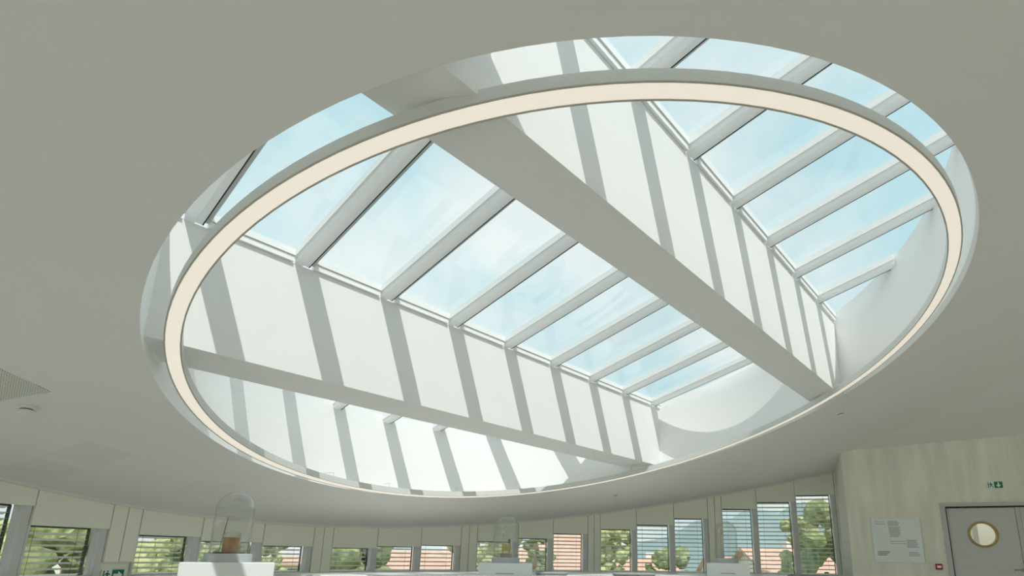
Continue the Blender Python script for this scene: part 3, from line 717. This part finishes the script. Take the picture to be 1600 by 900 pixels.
def dome(c, r, base_r, z0, z1, ztop, label):
    """square base block, clear cylinder with a hemispherical top"""
    root = empty('glass_dome', (c[0], c[1], z0)); tag(root, label, 'glass dome', 'glass domes over the exhibits')
    mb = MB(); mb.lathe((c[0], c[1], z0), [(base_r, 0), (base_r, z1-z0-0.006), (base_r-0.006, z1-z0)], 40); obj('base', mb, 'plinth_grey', root, smooth=True)
    hs_ = ztop-r; prof = [(r, z1-z0), (r, hs_-z0)]
    for i in range(1, 13):
        q = i/12*math.pi/2; prof.append((r*math.cos(q), hs_-z0+r*math.sin(q)))
    mb = MB(); mb.lathe((c[0], c[1], z0), prof, 48, cap=False); g = obj('cover', mb, 'dome_glass', root, smooth=True)
    sl = g.modifiers.new('wall', 'SOLIDIFY'); sl.thickness = 0.004; sl.offset = -1
    return root
# left: amber drum
pedestal((-3.161, 4.622), (-2.568, 4.976), 0.55, 1.074, 'white display pedestal under the dome with the amber drum')
c1 = (-2.98, 4.97)
dome(c1, 0.152, 0.185, 1.074, 1.146, 1.685, 'clear glass dome over the amber drum on the left pedestal')
z = 1.1465; dr = empty('amber_drum', (c1[0]+0.0, c1[1], z)); tag(dr, 'amber wooden drum with a glass rim and a thin black pin beside it', 'artefact')
mb = MB(); mb.lathe((c1[0], c1[1], z), [(0.125, 0), (0.125, 0.008), (0.115, 0.014)], 32); obj('base', mb, 'olive_base', dr, smooth=True)
mb = MB(); mb.lathe((c1[0]+0.01, c1[1], z), [(0.066, 0.014), (0.068, 0.02), (0.068, 0.135), (0.064, 0.14)], 32); obj('drum', mb, 'amber', dr, smooth=True)
mb = MB(); mb.lathe((c1[0]+0.01, c1[1], z), [(0.063, 0.14), (0.066, 0.175), (0.070, 0.178), (0.067, 0.181), (0.060, 0.175), (0.058, 0.14)], 32, cap=False); obj('rim', mb, 'dome_glass', dr, smooth=True)
mb = MB(); q = Vector((c1[0]-0.062, c1[1]-0.045, z)); mb.tube(q+Vector((0, 0, 0.01)), q+Vector((0.028, 0.01, 0.30)), 0.0028, n=6); obj('pin', mb, 'slot_dark', dr)
mb = MB(); mb.lathe(q+Vector((0.028, 0.01, 0.30)), [(0.0, 0), (0.008, 0.003), (0.010, 0.009), (0.008, 0.015), (0.0, 0.018)], 12); obj('pin_head', mb, 'bone', dr, smooth=True)
# middle: brass clock
block((-1.292, 8.098), (-0.534, 8.183), 0.6, 1.055, 'white display block under the dome with the brass clock')
c2 = (-0.945, 8.40)
dome(c2, 0.186, 0.205, 1.055, 1.134, 1.745, 'clear glass dome over the brass clock on the middle display block')
z = 1.1345; ck = empty('brass_clock', (c2[0], c2[1], z)); tag(ck, 'small brass skeleton clock movement under the middle glass dome', 'clock')
mb = MB(); mb.box((c2[0], c2[1], z+0.03), (0.16, 0.12, 0.06)); obj('base', mb, 'rose_wood', ck, bevel=0.006)
mb = MB()
for sx in (-0.05, 0.05):
    for sy in (-0.03, 0.03): mb.tube((c2[0]+sx, c2[1]+sy, z+0.06), (c2[0]+sx, c2[1]+sy, z+0.21), 0.006, n=8)
obj('pillars', mb, 'brass', ck)
for sy in (-0.035, 0.035):
    mb = MB(); mb.box((c2[0], c2[1]+sy, z+0.14), (0.12, 0.006, 0.10)); obj('plate', mb, 'brass', ck, bevel=0.002)
for cx, cz2, r in ((-0.02, 0.12, 0.035), (0.03, 0.165, 0.025)):
    mb = MB(); mb.lathe((c2[0]+cx, c2[1]-0.042, z+cz2), [(r, -0.003), (r, 0.003)], 24, axis=Vector((0, 1, 0))); obj('gear', mb, 'brass', ck, smooth=True)
mb = MB(); mb.box((c2[0]+0.045, c2[1], z+0.235), (0.03, 0.03, 0.06)); obj('bell_post', mb, 'olive_base', ck)
mb = MB(); mb.tube((c2[0]-0.05, c2[1], z+0.2), (c2[0]-0.05, c2[1], z+0.345), 0.0025, n=6); obj('rod', mb, 'brass', ck)
mb = MB(); mb.lathe((c2[0]-0.05, c2[1], z+0.345), [(0.0, 0), (0.011, 0.004), (0.013, 0.013), (0.010, 0.022), (0.0, 0.025)], 14); obj('finial', mb, 'white_lacquer', ck, smooth=True)
# right: cream-headed stalk
block((2.01, 8.362), (2.59, 8.201), 0.5, 1.097, 'white display block under the dome with the cream-headed stalk')
c3 = (2.35, 8.52)
dome(c3, 0.168, 0.172, 1.097, 1.168, 1.715, 'clear glass dome over the cream-headed stalk on the right display block')
z = 1.1685; sk = empty('stalk', (c3[0]-0.07, c3[1], z)); tag(sk, 'slender pale stalk with a cream egg-shaped head under the right dome', 'artefact')
mb = MB(); mb.lathe((c3[0]-0.07, c3[1], z), [(0.04, 0), (0.035, 0.008), (0.01, 0.012)], 20); obj('foot', mb, 'bone', sk, smooth=True)
for dx in (-0.006, 0.006):
    mb = MB(); mb.tube((c3[0]-0.07+dx, c3[1], z+0.008), (c3[0]-0.075+dx*0.5, c3[1], z+0.33), 0.0035, n=8); obj('stem', mb, 'bone', sk)
mb = MB(); mb.lathe((c3[0]-0.075, c3[1], z+0.325), [(0.002, 0), (0.022, 0.012), (0.034, 0.04), (0.036, 0.065), (0.028, 0.095), (0.014, 0.115), (0.002, 0.122)], 20); obj('head', mb, 'bone', sk, smooth=True)

# ------------------------------------------------------------------ cushions lying on the counter
def cushion(x, y, rz, w, d, label):
    root = empty('cushion', (x, y, CT)); tag(root, label, 'cushion', 'grey cushions on the counter')
    M = Matrix.Rotation(rz, 3, 'Z'); o = Vector((x, y, CT)); n = 20; rings = []
    for k, (f, z) in enumerate(((0.90, 0.001), (0.98, 0.010), (1.0, 0.022), (0.97, 0.036), (0.86, 0.045), (0.5, 0.049))):
        ring = []
        for i in range(n):
            q = 2*math.pi*i/n; c, s_ = math.cos(q), math.sin(q)
            e = (abs(c)**4+abs(s_)**4)**-0.25
            ring.append(o+M @ Vector((c*e*w/2*f, s_*e*d/2*f, z)))
        rings.append(ring)
    mb = MB(); mb.loft(rings); obj('pad', mb, 'cushion', root, smooth=True)
    mb = MB(); mb.loft([[o+M @ Vector((math.cos(2*math.pi*i/n)*(abs(math.cos(2*math.pi*i/n))**4+abs(math.sin(2*math.pi*i/n))**4)**-0.25*w/2*f, math.sin(2*math.pi*i/n)*(abs(math.cos(2*math.pi*i/n))**4+abs(math.sin(2*math.pi*i/n))**4)**-0.25*d/2*f, z)) for i in range(n)] for f, z in ((1.002, 0.019), (1.010, 0.022), (1.002, 0.025))], True, False); obj('piping', mb, 'slot_dark', root)
cushion(-0.26, 8.32, 0.1, 0.46, 0.42, 'flat grey cushion on the counter right of the brass clock block')
cushion(0.95, 8.45, 0.0, 0.62, 0.42, 'flat grey cushion on the counter midway between the two display blocks')
cushion(3.62, 8.62, -0.25, 0.62, 0.45, 'flat grey cushion on the counter below the windows by the concrete wall')

# ------------------------------------------------------------------ outside
mb = MB(); mb.add([(-300, 14, -4.6), (300, 14, -4.6), (300, 420, -4.6), (-300, 420, -4.6)], [(0, 1, 2, 3)])
mb2 = MB(); mb2.hexa([(-300, -250, -4.9), (300, -250, -4.9), (300, 420, -4.9), (-300, 420, -4.9), (-300, -250, -4.6), (300, -250, -4.6), (300, 420, -4.6), (-300, 420, -4.6)])
struct(obj('ground', mb2, 'meadow'), 'meadow around the building')
mb = MB()  # pale paving added out of view to bounce sunlight up to the ceiling
tp = [(-5.3, 6.2), (-4.9, 7.4), (-4.2, 8.6), (-3.4, 9.45), (-2.2, 10.35), (-0.7, 11.0), (0.9, 11.45), (2.6, 11.55), (4.2, 11.4), (5.6, 11.1), (12.5, 8.4), (20, 14), (10, 20), (2, 22), (-8, 20), (-16, 13), (-19, 4), (-14, -16), (24, -16), (24, 3), (13, 6.6), (10.9, 1.8), (9.0, -1.45), (6.3, -3.7), (3.05, -4.95), (-0.05, -4.95), (-2.8, -3.85), (-4.65, -1.9), (-5.6, 0.45), (-5.75, 3.0), (-5.7, 5)]
mb.loft([[Vector((x, y, -0.35)) for x, y in tp], [Vector((x, y, -0.12)) for x, y in tp]])
struct(obj('bounce_terrace', mb, 'bounce_terrace'), 'pale unseen paving added around the building to bounce daylight in')
# wooded hill
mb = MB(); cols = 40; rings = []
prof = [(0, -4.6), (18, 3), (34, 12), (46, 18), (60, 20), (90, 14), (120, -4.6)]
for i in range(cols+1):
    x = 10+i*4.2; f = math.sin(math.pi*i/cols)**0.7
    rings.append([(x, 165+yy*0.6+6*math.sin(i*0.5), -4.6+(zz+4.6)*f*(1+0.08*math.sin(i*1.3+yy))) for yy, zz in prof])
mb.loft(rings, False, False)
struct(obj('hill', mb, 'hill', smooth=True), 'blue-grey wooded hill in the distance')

def house(x, y, rz, w, d, hw, hr, label, z0=-4.6):
    root = empty('house', (x, y, z0)); tag(root, label, 'house', 'houses outside the windows')
    M = Matrix.Rotation(rz, 3, 'Z'); o = Vector((x, y, z0))
    def p(a, b, c): return o+M @ Vector((a, b, c))
    mb = MB(); mb.hexa([p(-w/2, -d/2, 0), p(w/2, -d/2, 0), p(w/2, d/2, 0), p(-w/2, d/2, 0), p(-w/2, -d/2, hw), p(w/2, -d/2, hw), p(w/2, d/2, hw), p(-w/2, d/2, hw)])
    mb.add([p(-w/2, -d/2, hw), p(-w/2, d/2, hw), p(-w/2, 0, hw+hr)], [(0, 1, 2)]); mb.add([p(w/2, -d/2, hw), p(w/2, d/2, hw), p(w/2, 0, hw+hr)], [(2, 1, 0)])
    obj('walls', mb, 'house_wall', root)
    e = 0.5; k = hr/(d/2)
    mb = MB()
    for s_ in (-1, 1):
        lo0 = p(-w/2-e, s_*(d/2+e), hw-k*e); lo1 = p(w/2+e, s_*(d/2+e), hw-k*e); t1 = p(w/2+e, 0, hw+hr); t0 = p(-w/2-e, 0, hw+hr); u = Vector((0, 0, 0.18))
        mb.hexa([lo0, lo1, t1, t0, lo0+u, lo1+u, t1+u, t0+u])
    ro = obj('roof', mb, 'roof_tile', root)
    mb = MB(); mb.box(p(w*0.25, d*0.12, hw+hr*0.9), (0.7, 0.7, 1.6)); obj('chimney', mb, 'house_wall', ro)
    for fl in range(2):
        for i in range(3):
            cx = -w/2+w*(i+0.5)/3; zc_ = hw*(0.25+0.45*fl)
            mb = MB(); ax = tuple(M @ Vector(v) for v in ((1, 0, 0), (0, 1, 0), (0, 0, 1))); mb.box(p(cx, -d/2-0.02, zc_+0.3), (1.0, 0.08, 1.3), ax); wi = obj('house_window', mb, 'shutter', root)
            mb = MB(); mb.box(p(cx, -d/2-0.05, zc_+0.3), (0.8, 0.06, 1.1), ax); obj('house_pane', mb, 'slot_dark', wi)
def tree(x, y, r, h, m, label, z0=-4.6):
    root = empty('tree', (x, y, z0)); tag(root, label, 'tree', 'trees outside the windows')
    mb = MB(); mb.tube((x, y, z0), (x, y, z0+h*0.62), 0.22, 0.10, 8); obj('trunk', mb, 'bark', root)
    bm = bmesh.new(); rnd = random.Random(int(x*31+y*7))
    for i in range(46):
        q = rnd.random()*2*math.pi; zz = rnd.random(); rr = r*0.9*math.sqrt(rnd.random())*(1.0-0.5*abs(zz-0.4)); zz = z0+h*(0.32+0.64*zz); s_ = r*(0.14+0.16*rnd.random())
        bmesh.ops.create_icosphere(bm, subdivisions=2, radius=s_, matrix=Matrix.Translation((x+rr*math.cos(q), y+rr*math.sin(q), zz)))
    mb = MB(); bm.verts.index_update(); mb.add([v.co+Vector((rnd.uniform(-1, 1), rnd.uniform(-1, 1), rnd.uniform(-1, 1)))*r*0.05 for v in bm.verts], [tuple(v.index for v in f.verts) for f in bm.faces]); bm.free()
    obj('crown', mb, m, root)
# surroundings placed by image column, turned into camera slope, and an assumed depth
def at(slope, dist): return slope*dist, dist
for slope, dist, rz, w, d, hw, hr, lb in (
    (-0.257, 42, 0.1, 6.6, 6, 4.3, 1.5, 'house with a salmon tiled roof seen through the middle low windows'),
    (-0.105, 60, -0.2, 5, 7, 4.6, 1.6, 'small house with a salmon roof just right of the brass clock dome'),
    (-0.003, 36, 0.25, 3.2, 6, 4.5, 2.4, 'house with a steep salmon roof left of the fourth pilaster'),
    (0.109, 48, 0.0, 6.5, 7, 4.0, 1.5, 'low house with a salmon roof left of the cream-headed dome'),
    (0.371, 38, 0.12, 4.6, 7, 4.7, 1.6, 'house with a broad salmon roof seen through the two windows nearest the wall'),
    (0.290, 64, 0.0, 6, 8, 4.2, 1.6, 'distant house with a salmon roof behind the cream-headed dome'),
    (-0.505, 60, 0.0, 9, 7, 4.6, 0.6, 'pale house seen through the window right of the amber-drum dome'),
    (-0.911, 46, 0.5, 6, 6, 5.6, 0.6, 'pale house among trees outside the left window')):
    x, y = at(slope, dist); house(x, y, rz, w, d, hw, hr, lb)
for slope, dist, r, h, m, lb in (
    (-0.874, 25, 2.6, 7.0, 'foliage', 'dark green tree outside the left window'), (-1.007, 33, 2.6, 7.6, 'foliage_light', 'pale green tree at the left picture edge'),
    (-0.745, 37, 3.0, 6.4, 'foliage_light', 'pale green tree right of the exit-sign pilaster'), (-0.663, 26, 1.9, 6.9, 'foliage', 'green tree behind the amber-drum dome'),
    (-0.587, 32, 1.7, 6.4, 'foliage', 'leafy tree just right of the amber drum'), (-0.528, 27, 1.0, 6.8, 'foliage_light', 'light green tree right of the amber-drum dome'),
    (-0.389, 27, 2.7, 6.9, 'foliage', 'dense green tree filling the left one of the low middle windows'), (-0.144, 29, 2.2, 7.2, 'foliage_light', 'light green tree left of the brass clock dome'),
    (-0.053, 31, 1.0, 7.2, 'foliage', 'dark green tree right of the brass clock dome'), (0.070, 27, 1.6, 7.2, 'foliage_light', 'light green tree left of the three bay windows'),
    (0.171, 33, 1.6, 6.4, 'foliage', 'dark green tree beneath the hill'), (0.450, 27, 2.0, 8.4, 'foliage', 'green tree outside the window nearest the concrete wall'),
    (0.408, 32, 1.3, 8.2, 'foliage_light', 'yellow-green tree left of the last window')):
    x, y = at(slope, dist); tree(x, y, r, h, m, lb)
